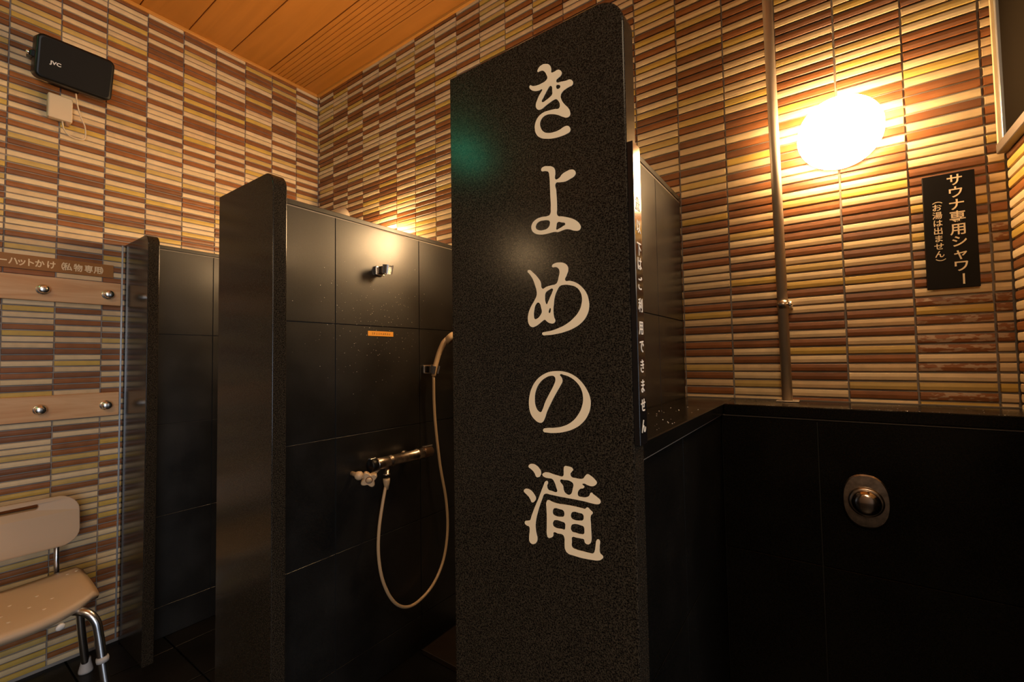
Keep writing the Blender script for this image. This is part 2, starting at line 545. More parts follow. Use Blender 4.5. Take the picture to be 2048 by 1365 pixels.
# back wall: columns counted to the left from the right-hand corner
colsB = [(0, 0.345, XC - 0.001)]
for k in range(1, 22):
    a1 = 0.345 - 0.15 * (k - 1); a0 = max(a1 - 0.15, XA)
    if a1 - a0 > 0.012: colsB.append((k, a0, a1))
mosaic(1, wall_back, colsB, ZL, ZC - 0.012, lambda a, z: Matrix.Translation((a, YB + TD, z)), lambda c, z: c in (1, 2, 3, 4, 0) and z < ZL + 1.55 or False)
# left wall: columns counted from the back corner towards the camera; local x runs along +y, outwards +x
colsA = [(0, 1.463, YB)]
for k in range(1, 22):
    a1 = 1.463 - 0.15 * (k - 1); colsA.append((k, a1 - 0.15, a1))
RA = Matrix.Rotation(PI / 2, 4, 'Z')


def skipA(a, z):
    return a > 0.66 and z < ZT - 0.02


mosaic(0, wall_left, colsA, 0.012, ZC - 0.012, lambda a, z: Matrix.Translation((XA - TD, a, z)) @ RA, lambda c, z: 6 <= c <= 8 and z < 2.97, skipA)
# right wall of the bay
colsC = [(k, YB - 0.15 * (k + 1), YB - 0.15 * k) for k in range(0, 6)]
RC = Matrix.Rotation(-PI / 2, 4, 'Z')
mosaic(2, wall_right, colsC, ZL, ZC - 0.012, lambda a, z: Matrix.Translation((XC + TD, a, z)) @ RC, lambda c, z: c == 0)

# ------------------------------------------------------------------ stone panels


def tile_panel(parent, axis, face, thick, a_edges, z_edges, m, jw=0.003):
    """stone tiles on a face perpendicular to axis (0: x, 1: y). face: outer coordinate, thick signed inward"""
    for a0, a1 in zip(a_edges, a_edges[1:]):
        for z0, z1 in zip(z_edges, z_edges[1:]):
            if axis == 0:
                bm = box(min(face, face + thick), max(face, face + thick), a0 + jw / 2, a1 - jw / 2, z0 + jw / 2, z1 - jw / 2, 0.0006)
            else:
                bm = box(a0 + jw / 2, a1 - jw / 2, min(face, face + thick), max(face, face + thick), z0 + jw / 2, z1 - jw / 2, 0.0006)
            mesh_obj('stone_tile', bm, m, parent)


ZE = [0.0, Z0 - 1.11, Z0 - 0.699, Z0 - 0.281, Z0 + 0.138, ZT - 0.021]


def partition(name, label, xface, xback, ys, zs, m, cap=0.021):
    t = thing(name, label, 'partition', ((xface + xback) / 2, (ys[0] + YB) / 2, 0))
    y0, y1 = ys[0], YB - 0.003
    mesh_obj('core', box(min(xface, xback) + 0.004, xface - 0.004, y0, y1, 0, ZT - 0.022), JOINT, t)
    tile_panel(t, 0, xface, -0.006, ys, zs, m)
    if xback > XA + 0.05:
        tile_panel(t, 0, xback, 0.006, ys, zs, m)
    mesh_obj('top_joint', box(min(xface, xback) + 0.002, xface - 0.0005, y0, y1, ZT - 0.0225, ZT - 0.0185), JOINT_PALE, t)
    mesh_obj('cap_stone', box(min(xface, xback), xface + 0.002, y0, y1, ZT - 0.0185, ZT, 0.002), STONE, t)
    return t


YS0 = 0.682
p1 = partition('wall_cladding', 'dark stone tiled low wall along the mosaic wall, behind the leftmost slab', -2.53, XA + 0.0005, [YS0, 0.955, 1.373, YB - 0.003], ZE, STONE)
p2 = partition('shower_partition', 'dark stone tiled partition carrying the hand shower and mixer', -1.483, -1.60, [YS0, 0.962, 1.377, YB - 0.003], ZE, STONE)
p3 = partition('shower_partition', 'dark stone tiled partition between the carved slab and the round lamp', -0.407, -0.527, [YS0, 0.91, 1.33, YB - 0.003], [0.0, Z0 - 0.965, Z0 - 0.55, ZL - 0.012, ZL + 0.262, ZT - 0.021], STONE)
for yy in (YS0 + 0.001,):
    mesh_obj('edge_joint', box(-1.486, -1.4815, yy - 0.001, yy + 0.0025, 0.0, ZT - 0.02), JOINT_PALE, p2)

# granite slabs at the mouth of each bay
YF, YK = 0.640, 0.681


def slab(label, x0, x1, round_left):
    wd, hd = x1 - x0, ZT + 0.002
    bm = rounded_plate(wd, hd, 0.045, YK - YF, corners=(1, 0, 0, 0), seg=10, bev=0.0022)
    # local x -> world x, local y -> z, local z -> -y ... front face at YF
    M = Matrix(((1, 0, 0, (x0 + x1) / 2), (0, 0, -1, YK), (0, 1, 0, hd / 2), (0, 0, 0, 1)))
    xform(bm, M); bmesh.ops.recalc_face_normals(bm, faces=bm.faces)
    o = mesh_obj('granite_slab', bm, GRANITE)
    return o


s1 = tag(slab('', XA + 0.001, -2.353, False), 'narrow polished granite slab against the mosaic wall beside the shower chair', 'slab', 'granite slabs at the shower bays')
s2 = tag(slab('', -1.655, -1.295, False), 'plain polished granite slab in front of the hand shower partition', 'slab', 'granite slabs at the shower bays')
pillar = thing('carved_slab', 'large dark speckled granite slab carved with five cream characters', 'slab', (-0.417, 0.66, 0), 'granite slabs at the shower bays')
sp = slab('', -0.597, -0.237, False); sp.name = 'stone_body'
sp.parent = pillar; sp.matrix_parent_inverse = WM(pillar).inverted()

# carved characters
GL = [
    (1000, 100, 3.412, [(258,152),(262,130),(285,105),(315,97),(340,105),(350,130),(352,155),(372,150),(392,138),(412,140),(422,158),(415,178),(400,192),(385,208),(388,222),(420,218),(450,212),(480,203),(498,218),(495,240),(475,253),(450,268),(425,290),(415,310),(420,340),(440,370),(465,395),(478,420),(478,448),(462,462),(430,458),(395,445),(355,440),(320,445),(290,465),(275,495),(278,530),(300,560),(330,568),(370,562),(410,545),(440,525),(465,520),(480,535),(478,558),(455,575),(415,592),(370,604),(320,608),(280,602),(252,580),(240,545),(243,500),(262,460),(295,430),(335,415),(375,405),(405,398),(410,375),(400,350),(385,338),(365,345),(340,362),(310,385),(290,402),(270,411),(252,402),(246,375),(255,345),(270,310),(285,285),(290,272),(265,280),(235,282),(210,270),(202,255),(205,245),(225,248),(255,243),(285,230),(315,210),(324,195),(318,170),(305,150),(290,143),(272,148)],
     [[(352,248),(340,250),(325,272),(310,300),(295,330),(285,350),(292,358),(315,345),(340,325),(357,305),(358,280)], [(385,258),(385,245),(400,240),(413,248),(410,260),(395,268)]]),
    (1000, 100, 3.412, [(285,828),(284,812),(300,798),(330,795),(355,797),(372,810),(378,840),(380,884),(405,875),(425,850),(455,830),(485,818),(508,822),(517,842),(508,862),(480,882),(445,900),(410,905),(382,911),(384,960),(388,1020),(390,1080),(393,1130),(430,1138),(480,1148),(520,1165),(545,1190),(552,1215),(540,1232),(510,1235),(475,1226),(450,1226),(420,1236),(395,1245),(380,1243),(360,1246),(320,1257),(270,1261),(235,1250),(217,1225),(220,1190),(245,1160),(285,1142),(325,1135),(342,1125),(348,1080),(345,1000),(342,920),(338,860),(332,835),(310,828)],
     [[(300,1165),(270,1172),(248,1195),(245,1215),(262,1230),(300,1230),(330,1215),(342,1190),(340,1170),(322,1163)], [(394,1178),(420,1178),(447,1190),(430,1205),(400,1223),(387,1228),(386,1205)]]),
    (1000, 500, 3.412, [(190,145),(200,138),(225,155),(255,185),(278,220),(290,265),(320,252),(350,243),(385,232),(395,215),(402,185),(408,150),(400,128),(380,118),(358,118),(357,108),(375,93),(405,87),(440,92),(462,112),(466,140),(455,175),(445,208),(480,212),(520,225),(560,255),(590,295),(606,345),(608,400),(590,455),(555,500),(505,535),(445,560),(380,576),(320,583),(292,580),(290,568),(305,562),(350,553),(400,535),(450,510),(500,470),(540,420),(558,370),(560,320),(545,280),(520,255),(480,242),(435,240),(410,248),(392,275),(375,320),(368,370),(365,420),(370,460),(378,485),(370,500),(345,502),(322,490),(308,478),(290,488),(270,505),(245,522),(220,528),(200,510),(192,480),(195,440),(210,395),(235,350),(252,310),(252,285),(240,240),(225,200),(205,168)],
     [[(262,360),(245,375),(235,410),(232,450),(238,472),(255,470),(275,450),(287,425),(282,395),(275,370)], [(362,267),(335,275),(312,295),(308,325),(312,360),(320,372),(330,355),(345,320),(358,290)], [(345,398),(335,412),(333,428),(340,432),(348,415)]]),
    (1000, 500, 3.412, [(395,828),(440,832),(500,855),(550,895),(590,950),(615,1010),(618,1070),(600,1130),(560,1185),(505,1222),(440,1243),(380,1250),(320,1247),(298,1240),(297,1225),(320,1217),(370,1215),(430,1205),(490,1175),(535,1125),(562,1065),(568,1005),(555,950),(525,905),(480,870),(440,855),(410,853),(420,870),(427,895),(415,925),(395,960),(370,1005),(345,1055),(320,1110),(305,1155),(290,1178),(270,1180),(240,1160),(212,1120),(200,1065),(202,1005),(220,940),(255,885),(300,850),(345,832)],
     [[(350,860),(310,875),(270,912),(245,965),(238,1020),(245,1070),(262,1100),(280,1108),(292,1090),(310,1040),(340,980),(370,920),(380,885),(372,865)]]),
    (1000, 900, 4.55, [(262,155),(270,135),(295,128),(325,138),(355,165),(374,200),(370,235),(350,250),(332,245),(318,215),(300,190),(280,172)], []),
    (1000, 900, 4.55, [(219,375),(228,358),(252,355),(285,372),(312,405),(328,440),(322,462),(292,478),(280,455),(262,425),(240,402)], []),
    (1000, 900, 4.55, [(388,228),(405,208),(432,205),(480,220),(530,235),(575,240),(582,210),(582,170),(590,150),(615,150),(665,178),(655,200),(642,220),(650,245),(690,258),(735,265),(760,260),(775,240),(797,222),(830,240),(865,272),(882,300),(865,325),(835,332),(800,322),(765,308),(750,315),(768,335),(760,350),(735,355),(718,370),(708,395),(712,418),(745,430),(785,432),(812,420),(832,390),(850,405),(885,432),(915,465),(912,488),(885,496),(840,488),(780,472),(700,455),(620,440),(540,425),(470,410),(408,403),(385,450),(360,520),(340,590),(328,650),(325,700),(332,760),(342,805),(335,840),(315,857),(290,855),(272,835),(268,790),(272,740),(268,700),(245,688),(228,668),(232,650),(255,645),(275,640),(290,600),(320,520),(350,450),(380,370),(400,320),(415,288),(432,285),(438,300),(430,330),(440,362),(470,374),(522,380),(515,345),(500,300),(480,268),(440,258),(410,250)],
     [[(548,278),(590,275),(640,285),(668,310),(665,350),(640,408),(600,398),(582,370),(575,330)]]),
    (1000, 900, 4.55, [(425,475),(440,457),(470,470),(520,488),(600,500),(680,515),(750,532),(775,538),(795,525),(825,550),(845,575),(828,600),(828,680),(832,760),(832,830),(820,855),(795,860),(775,845),(765,815),(740,808),(700,800),(660,795),(655,840),(658,885),(690,905),(760,925),(820,940),(850,942),(865,915),(872,870),(880,825),(893,815),(907,825),(908,880),(912,940),(940,975),(925,998),(890,1008),(840,1002),(760,988),(680,965),(615,938),(595,905),(590,850),(588,800),(575,775),(530,762),(490,752),(485,785),(465,800),(440,798),(430,775),(428,700),(428,600),(425,530)],
     [[(500,532),(485,545),(485,585),(500,598),(560,610),(582,605),(588,580),(580,555),(545,540)], [(505,640),(488,652),(485,690),(500,705),(560,720),(590,725),(596,700),(592,668),(560,652)], [(668,565),(650,580),(650,620),(670,635),(730,645),(756,640),(764,610),(757,588),(720,574)], [(668,677),(650,692),(652,738),(690,755),(740,768),(765,765),(770,735),(763,700),(740,688)]]),
]


def glyph(ox, oy, sc, outer, holes):
    cu = bpy.data.curves.new('g', 'CURVE'); cu.dimensions = '2D'; cu.fill_mode = 'BOTH'; cu.extrude = 0.0006; cu.resolution_u = 5
    for loop in [outer] + holes:
        pts = []
        for (a, b) in loop:
            p = px(ox + a / sc, oy + b / sc, 1, YF)
            pts.append((p.x, p.z))
        spl = cu.splines.new('BEZIER'); spl.bezier_points.add(len(pts) - 1); spl.use_cyclic_u = True
        for bp, (x, z) in zip(spl.bezier_points, pts):
            bp.co = (x, z, 0); bp.handle_left_type = bp.handle_right_type = 'AUTO'
    return cu


def curve_to_mesh(cu):
    o = bpy.data.objects.new('g', cu); COL.objects.link(o)
    bpy.context.view_layer.update()
    me = bpy.data.meshes.new_from_object(o.evaluated_get(bpy.context.evaluated_depsgraph_get()))
    bpy.data.objects.remove(o)
    return me


def add_me(bm, me, M):
    n = len(bm.verts)
    bm.from_mesh(me); bm.verts.ensure_lookup_table()
    for v in bm.verts[n:]: v.co = M @ v.co
    bpy.data.meshes.remove(me)


for idx in ([0], [1], [2], [3], [4, 5, 6, 7]):
    bm = bmesh.new()
    for i in idx:
        add_me(bm, curve_to_mesh(glyph(*GL[i])), Matrix(((1, 0, 0, 0), (0, 0, -1, YF - 0.0003), (0, 1, 0, 0), (0, 0, 0, 1))))
    bmesh.ops.recalc_face_normals(bm, faces=bm.faces)
    mesh_obj('carved_character', bm, PALE, pillar)


def text_bm(items, thick=0.0):
    """items: (string, size, matrix); glyph centred, local xy"""
    bm = bmesh.new()
    for s, size, M in items:
        cu = bpy.data.curves.new('t', 'FONT'); cu.body = s; cu.size = size; cu.align_x = 'CENTER'; cu.align_y = 'CENTER'
        cu.extrude = 0.0003; cu.offset = thick * size; cu.resolution_u = 3
        add_me(bm, curve_to_mesh(cu), M)
    return bm


def face_m(loc, xdir, zdir_out):
    """local x -> xdir, local y -> world z (or perpendicular), local z -> out"""
    x = Vector(xdir).normalized(); z = Vector(zdir_out).normalized(); y = z.cross(x)
    return Matrix(((x.x, y.x, z.x, loc[0]), (x.y, y.y, z.y, loc[1]), (x.z, y.z, z.z, loc[2]), (0, 0, 0, 1)))


# ------------------------------------------------------------------ sign on the end of the carved slab
t = thing('narrow_sign', 'tall narrow glossy black sign with white characters on the end of the carved slab', 'sign', (-0.232, 0.656, 1.12))
mesh_obj('board', box(-0.2368, -0.2275, 0.640, 0.671, 1.122, 1.577, 0.0008), BLACKA, t)
items = []
for ch, yy in zip('歳以下はご利用できません', (410, 455, 500, 530, 570, 613, 658, 695, 735, 775, 813, 855)):
    p = px(1272 + (yy - 300) * .0277, yy, 0, -0.2275)
    items.append((ch, 0.0225, face_m((-0.2272, 0.6555, p.z), (0, 1, 0), (1, 0, 0)) @ Matrix.Scale(0.85, 4, (1, 0, 0))))
mesh_obj('lettering', text_bm(items, 0.01), WHITE, t)

# ------------------------------------------------------------------ black sign on the back wall
t = thing('wall_sign', 'black rectangular sign with vertical pale lettering on the lamp wall', 'sign', (0.2705, YB - 0.005, Z0 + 0.164))
mesh_obj('board', box(0.221, 0.3205, YB - 0.0105, YB - 0.0025, Z0 + 0.164, Z0 + 0.4655, 0.0008), SIGNB, t)
items = []
YSG = YB - 0.0108


def colm(s, xpx0, y0, y1, xpx1, size, first=None):
    n = len(s)
    for i, ch in enumerate(s):
        f = (i + 0.5) / n
        p = px(xpx0 + (xpx1 - xpx0) * f, y0 + (y1 - y0) * f, 1, YSG)
        M = face_m((p.x, YSG, p.z), (1, 0, 0), (0, -1, 0))
        sz = size
        if ch in 'ー（）': M = M @ Matrix.Rotation(-PI / 2, 4, 'Z')
        items.append((ch, sz, M))


colm('サウナ専用シャワー', 1908, 349, 570, 1926, 0.0325)
colm('（お湯は出ません）', 1872, 394, 533, 1881, 0.0200)
mesh_obj('lettering', text_bm(items, 0.012), PALE, t)

# ------------------------------------------------------------------ strip sign on the left wall
t = thing('strip_sign', 'brown strip sign with pale lettering above the wooden hook rails', 'sign', (XA, 0.3, Z0 + 0.40))
mesh_obj('board', box(XA - 0.001, XA + 0.003, -0.20, 0.600, Z0 + 0.398, Z0 + 0.456, 0.0005), STRIP, t)
items = []
txt = 'ーハットかけ（私物専用）'
for i, ch in enumerate(txt):
    xp_ = [4, 26, 43, 60, 79, 102, 119, 135, 156, 177, 195.5, 209][i]
    yy = px(xp_, 522 + xp_ * 0.105, 0, XA).y
    items.append((ch, 0.0345, face_m((XA + 0.0032, yy, Z0 + 0.424), (0, 1, 0), (1, 0, 0)) @ Matrix.Scale(0.85, 4, (1, 0, 0))))
mesh_obj('lettering', text_bm(items, 0.025), STRIP_T, t)

# ------------------------------------------------------------------ hook rails


def rail(label, z0, z1, zk):
    t = thing('hook_rail', label, 'rail', (XA, 0.2, z0), 'wooden hook rails')
    mesh_obj('board', box(XA - 0.001, XA + 0.019, -0.55, 0.624, z0, z1, 0.0015), PINE, t)
    kb = None
    for y in (0.577, 0.372, 0.167, -0.038, -0.243, -0.448):
        prof = [(0.022, 0), (0.022, 0.002), (0.019, 0.005), (0.008, 0.007), (0.006, 0.022), (0.016, 0.022), (0.0185, 0.026), (0.0165, 0.031), (0.009, 0.034), (0.0, 0.035)]
        if kb is None:
            kb = mesh_obj('knob', lathe(prof, n=24), CHROME, None, True)
            o = kb
        else:
            o = kb.copy(); COL.objects.link(o)
        o.matrix_basis = axis_m((XA + 0.019, y, zk), (1, 0, 0))
        o.parent = t; o.matrix_parent_inverse = WM(t).inverted()


rail('upper wooden rail with round chrome knobs under the brown strip sign', Z0 + 0.270, Z0 + 0.372, Z0 + 0.317)
rail('lower wooden rail with round chrome knobs above the shower chair', Z0 - 0.229, Z0 - 0.125, Z0 - 0.181)

tag(mesh_obj('trim_3', box(XA - 0.004, XA + 0.004, 0.6275, 0.6335, 0.02, ZT - 0.002), ALU_TRIM), kind='structure')

# ------------------------------------------------------------------ loudspeaker and junction box
t = thing('loudspeaker', 'black rounded box loudspeaker mounted high on the left mosaic wall', 'speaker', (XA + 0.08, 0.44, Z0 + 1.13))
cen = Vector((XA + 0.150, 0.4365, Z0 + 1.242)); tilt = math.radians(19)
out = Vector((math.cos(tilt), 0.02, -math.sin(tilt))).normalized()
Ms = face_m(cen, Vector((0.0, 1, 0.0)), out)
bm = rounded_plate(0.236, 0.168, 0.022, 0.085, seg=8, bev=0.008, M=Ms @ Matrix.Translation((0, 0, -0.085)))
mesh_obj('cabinet', bm, BLACKP, t, True)
mesh_obj('grille', rounded_plate(0.214, 0.146, 0.014, 0.002, seg=6, M=Ms @ Matrix.Translation((0, 0, -0.0005))), mat('speaker_grille', (0.004, 0.0035, 0.003), 0.6, spec=0.2, bump=0.3, bscale=900), t)
mesh_obj('logo', text_bm([('JVC', 0.0175, Ms @ Matrix.Translation((-0.061, -0.013, 0.0018)) @ Matrix.Scale(1.15, 4, (1, 0, 0)))], 0.035), mat('logo_silver', (0.7, 0.68, 0.66), 0.35, 0.5), t)
bm = box(-0.128, -0.115, -0.012, 0.012, -0.11, -0.03, 0.002)
box(0.115, 0.124, -0.012, 0.012, -0.11, -0.05, 0.002, 1, bm)
box(-0.128, 0.124, -0.012, 0.012, -0.122, -0.108, 0.002, 1, bm)
mesh_obj('bracket', xform(bm, Ms), BLACKP, t)
mesh_obj('wall_plate', box(XA, XA + 0.03, 0.39, 0.47, Z0 + 1.20, Z0 + 1.30, 0.003), BLACKP, t)
mesh_obj('side_screw', lathe([(0.009, 0), (0.009, 0.008), (0.005, 0.011)], Ms @ Matrix.Translation((-0.128, 0, -0.045)) @ Matrix.Rotation(-PI / 2, 4, 'Y'), 16), CHROME, t, True)

t = thing('junction_box', 'small cream junction box with a looped cable under the loudspeaker', 'box', (XA, 0.405, Z0 + 1.02))
mesh_obj('cover', box(XA - 0.001, XA + 0.034, 0.372, 0.448, Z0 + 1.052, Z0 + 1.156, 0.005, 2), BEIGE, t)
mesh_obj('gland', lathe([(0.008, 0), (0.008, 0.016), (0.005, 0.018)], axis_m((XA + 0.016, 0.433, Z0 + 1.053), (0, 0, -1)), 14), mat('brown_gland', (0.3, 0.16, 0.08), 0.5), t)
pts = [(XA + 0.016, 0.418, Z0 + 1.056), (XA + 0.018, 0.424, Z0 + 1.02), (XA + 0.02, 0.44, Z0 + 0.998), (XA + 0.02, 0.470, Z0 + 0.993), (XA + 0.02, 0.490, Z0 + 1.005), (XA + 0.02, 0.490, Z0 + 1.055), (XA + 0.022, 0.475, Z0 + 1.095), (XA + 0.04, 0.460, Z0 + 1.14), (XA + 0.07, 0.45, Z0 + 1.17)]
mesh_obj('cable', tube(catmull(pts), 0.0028, 8), BEIGE, t, True)

# ------------------------------------------------------------------ lamps


def lamp(label, x, z, wall='back'):
    prof = [(0.094, 0.0), (0.097, 0.022), (0.100, 0.0225), (0.102, 0.034), (0.100, 0.055), (0.090, 0.070), (0.070, 0.078), (0.04, 0.082), (0.0, 0.083)]
    if wall == 'back': M = axis_m((x, YB - 0.001, z), (0, -1, 0))
    else: M = axis_m((XA + 0.001, x, z), (1, 0, 0))
    t = thing('wall_lamp', label, 'lamp', M.translation, 'round wall lamps')
    mesh_obj('base', lathe(prof[:2] + [(0.0, 0.022)], M, 40), LAMPBASE, t, False)
    mesh_obj('diffuser', lathe([(0.0, 0.0224)] + prof[2:], M, 48), LAMPM, t, True)


lamp('round white glowing lamp on the mosaic wall right of the steel pipe', 0.048, Z0 + 0.632)
lamp('round lamp on the mosaic wall hidden behind the carved slab', -1.0, Z0 + 0.632)
lamp('round lamp on the mosaic wall hidden behind the hand shower partition', -1.93, Z0 + 0.610)
lamp('round lamp on the left wall behind the photographer', -2.75, Z0 + 1.13, 'left')

# dome fitting above the hand shower partition
p = px(682, 422, 1, YB)
t = tag(mesh_obj('dome_cover', lathe([(0.085, 0), (0.085, 0.006), (0.078, 0.022), (0.055, 0.036), (0.028, 0.043), (0, 0.045)], axis_m((p.x + 0.01, YB - 0.001, p.z - 0.070), (0, -1, 0)), 32), BEIGE, None, True), 'cream shallow dome cover on the mosaic peeping over the hand shower partition', 'fitting')

# ------------------------------------------------------------------ steel pipe
YP = YB - 0.045
t = thing('steel_pipe', 'vertical brushed steel pipe from the ledge up the mosaic left of the round lamp', 'pipe', (-0.093, YP, ZL))
pa = px(1534, 0, 1, YP); pb = px(1575, 801, 1, YP); pd_ = (pa - pb).normalized()
pb = pb + pd_ * ((ZL + 0.002 - pb.z) / pd_.z); pa = pb + pd_ * ((ZC - 0.004 - pb.z) / pd_.z)
mesh_obj('tube', tube([pb, pa], 0.0138, 24), STEEL, t, True)
pcl = px(1566, 610, 1, YP); zc = pcl.z
mesh_obj('clamp', lathe([(0.0138, -0.012), (0.0162, -0.012), (0.0162, 0.012), (0.0138, 0.012)], Matrix.Translation(pcl), 24), AGED, t, True)
bm = box(pcl.x + 0.0135, pcl.x + 0.024, YP - 0.006, YB + 0.001, zc - 0.010, zc + 0.010, 0.002)
lathe([(0.006, 0), (0.006, 0.01), (0.003, 0.013)], axis_m((pcl.x + 0.019, YP - 0.006, zc), (0, -1, 0)), 12, bm)
mesh_obj('clamp_arm', bm, CHROME, t)
mesh_obj('floor_flange', box(pb.x - 0.028, pb.x + 0.030, YP - 0.024, YP + 0.030, ZL + 0.0005, ZL + 0.004, 0.001), STEEL, t)

# ------------------------------------------------------------------ ledge and lower walls of the right-hand bay
LT = 0.030
XI, YI = -0.2545, 1.420
t = thing('stone_ledge', 'dark wet granite ledge running round the right bay under the mosaic', 'ledge', (0.0, 1.5, ZL - LT))
mesh_obj('back_run', box(XI, XC, YI, YB + 0.004, ZL - LT, ZL, 0.002), STONE_WET, t)
mesh_obj('side_run', box(-0.4045, XI - 0.0008, YK + 0.001, YB - 0.001, ZL - LT, ZL, 0.002), STONE_WET, t)
low = bmesh.new()
box(-0.4045, XI - 0.014, YK + 0.001, YB, 0, ZL - LT - 0.0005, 0, 1, low)
box(XI - 0.014, XC, YI + 0.014, YB, 0, ZL - LT - 0.0005, 0, 1, low)
lw = tag(mesh_obj('lower_wall', low, JOINT), kind='structure')  # body of the bay's lower walls, carries their stone tiles
tile_panel(lw, 0, XI - 0.008, -0.006, [YK + 0.002, 1.0, YI + 0.013], [0.0, Z0 - 0.965, Z0 - 0.553, ZL - LT - 0.004], STONE_WET)
tile_panel(lw, 1, YI + 0.008, 0.006, [XI - 0.008, -0.030, XC - 0.002], [0.0, Z0 - 0.965, Z0 - 0.553, ZL - LT - 0.004], STONE_WET)
mesh_obj('lip_joint', box(XI - 0.010, XC, YI + 0.0065, YI + 0.010, ZL - LT - 0.004, ZL - LT), JOINT_PALE, lw)
mesh_obj('lip_joint', box(XI - 0.0095, XI - 0.0065, YK + 0.002, YI + 0.007, ZL - LT - 0.004, ZL - LT), JOINT_PALE, lw)
mesh_obj('mosaic_joint', box(-0.4045, XC, YB - 0.006, YB + 0.003, ZL, ZL + 0.003), JOINT_PALE, lw)
# right wall of the bay below the ledge
tile_panel(lw, 0, XC - 0.002, 0.006, [0.72, 1.1, YI + 0.006], [0.0, Z0 - 0.965, Z0 - 0.553, ZL], STONE_WET)

# valve
p = px(1732, 1003, 1, YI)
t = thing('shower_valve', 'round tarnished chrome push valve on the black lower wall', 'valve', (p.x, YI + 0.002, p.z))
Mv = axis_m((p.x, YI + 0.0025, p.z), (0, -1, 0))
# escutcheon: circle with flattened sides
bm = bmesh.new()
n = 48; rows = []
for (s, h) in ((1.0, 0.0), (1.0, 0.0035), (0.95, 0.006), (0.55, 0.0075)):
    ring = []
    for i in range(n):
        a = 2 * PI * i / n
        ca, sa = math.cos(a), math.sin(a)
        x = 0.0470 * math.copysign(abs(ca) ** 0.80, ca); y = 0.0655 * math.copysign(abs(sa) ** 0.90, sa)
        ring.append(bm.verts.new((x * s, y * s, h)))
    rows.append(ring)
for a, b in zip(rows, rows[1:]):
    for i in range(n): bm.faces.new((a[i], a[(i + 1) % n], b[(i + 1) % n], b[i]))
bm.faces.new(rows[0]); bm.faces.new(rows[-1]); bmesh.ops.recalc_face_normals(bm, faces=bm.faces)
mesh_obj('escutcheon', xform(bm, Mv), AGED, t)
mesh_obj('collar', lathe([(0.036, 0.004), (0.036, 0.014), (0.033, 0.018), (0.030, 0.018)], Mv, 36), AGED, t, True)
mesh_obj('push_button', lathe([(0.029, 0.008), (0.030, 0.022), (0.028, 0.028), (0.018, 0.033), (0.0, 0.034)], Mv, 36), mat('button_chrome', (0.6, 0.5, 0.42), 0.16, 1.0), t, True)

# ------------------------------------------------------------------ dark window high on the right wall
t = thing('dark_window', 'dark glazed window with pale frame at the top right corner', 'window', (XC, 1.3, Z0 + 0.50))
zb = Z0 + 0.492
mesh_obj('frame_stile', box(XC - 0.016, XC - 0.0005, YB - 0.012, YB - 0.0035, zb, ZC - 0.02, 0.001), BEIGE_TRIM, t)
mesh_obj('frame_stile', box(XC - 0.010, XC - 0.0005, YB - 0.024, YB - 0.0125, zb + 0.002, ZC - 0.02, 0.001), ALU_TRIM, t)
mesh_obj('frame_sill', box(XC - 0.020, XC - 0.0005, 0.75, YB - 0.0125, zb - 0.002, zb + 0.022, 0.0015), mat('sill_metal', (0.16, 0.125, 0.10), 0.45, 0.4), t)
mesh_obj('glass', box(XC - 0.004, XC - 0.0008, 0.76, YB - 0.0245, zb + 0.022, ZC - 0.02), GLASS_D, t)

# ------------------------------------------------------------------ shower fittings on the partition
XP = -1.483


def pp(x, y, off=0.0): return px(x, y, 0, XP + off)


def bracket(label, c, tilt):
    t = thing('shower_bracket', label, 'holder', (XP, c.y, c.z), 'hand shower holders')
    mesh_obj('back_plate', box(XP + 0.0005, XP + 0.014, c.y - 0.021, c.y + 0.021, c.z - 0.019, c.z + 0.019, 0.003), CHROME, t)
    mesh_obj('arm', box(XP + 0.014, XP + 0.040, c.y - 0.014, c.y + 0.014, c.z - 0.015, c.z + 0.015, 0.002), mat('dark_chrome', (0.20, 0.16, 0.12), 0.2, 1.0) if 'dark_chrome' not in bpy.data.materials else bpy.data.materials['dark_chrome'], t)
    M = Matrix.Translation((XP + 0.058, c.y, c.z)) @ Matrix.Rotation(tilt, 4, 'Y')
    bm = bmesh.new()   # U-shaped cradle opening outwards
    n = 20; ri, ro, hh = 0.0150, 0.0215, 0.0175; rings = []
    for i in range(n + 1):
        a = math.radians(35 + 290 * i / n)
        ca, sa = math.cos(a), math.sin(a)
        rings.append([bm.verts.new((r * ca, r * sa, h)) for r, h in ((ri * 0.92, -hh), (ri * 1.1, hh), (ro, hh), (ro * 0.9, -hh))])
    for a, b in zip(rings, rings[1:]):
        for k in range(4): bm.faces.new((a[k], a[(k + 1) % 4], b[(k + 1) % 4], b[k]))
    bm.faces.new(rings[0][::-1]); bm.faces.new(rings[-1]); bmesh.ops.recalc_face_normals(bm, faces=bm.faces)
    mesh_obj('cradle', xform(bm, M), CHROME, t)


c1 = pp(757, 543, 0.0); c2 = pp(851, 739, 0.0)
bracket('empty chrome shower bracket high on the partition under the bright reflection', c1, 0.15)
bracket('chrome shower bracket holding the cream hand shower', c2, 0.25)

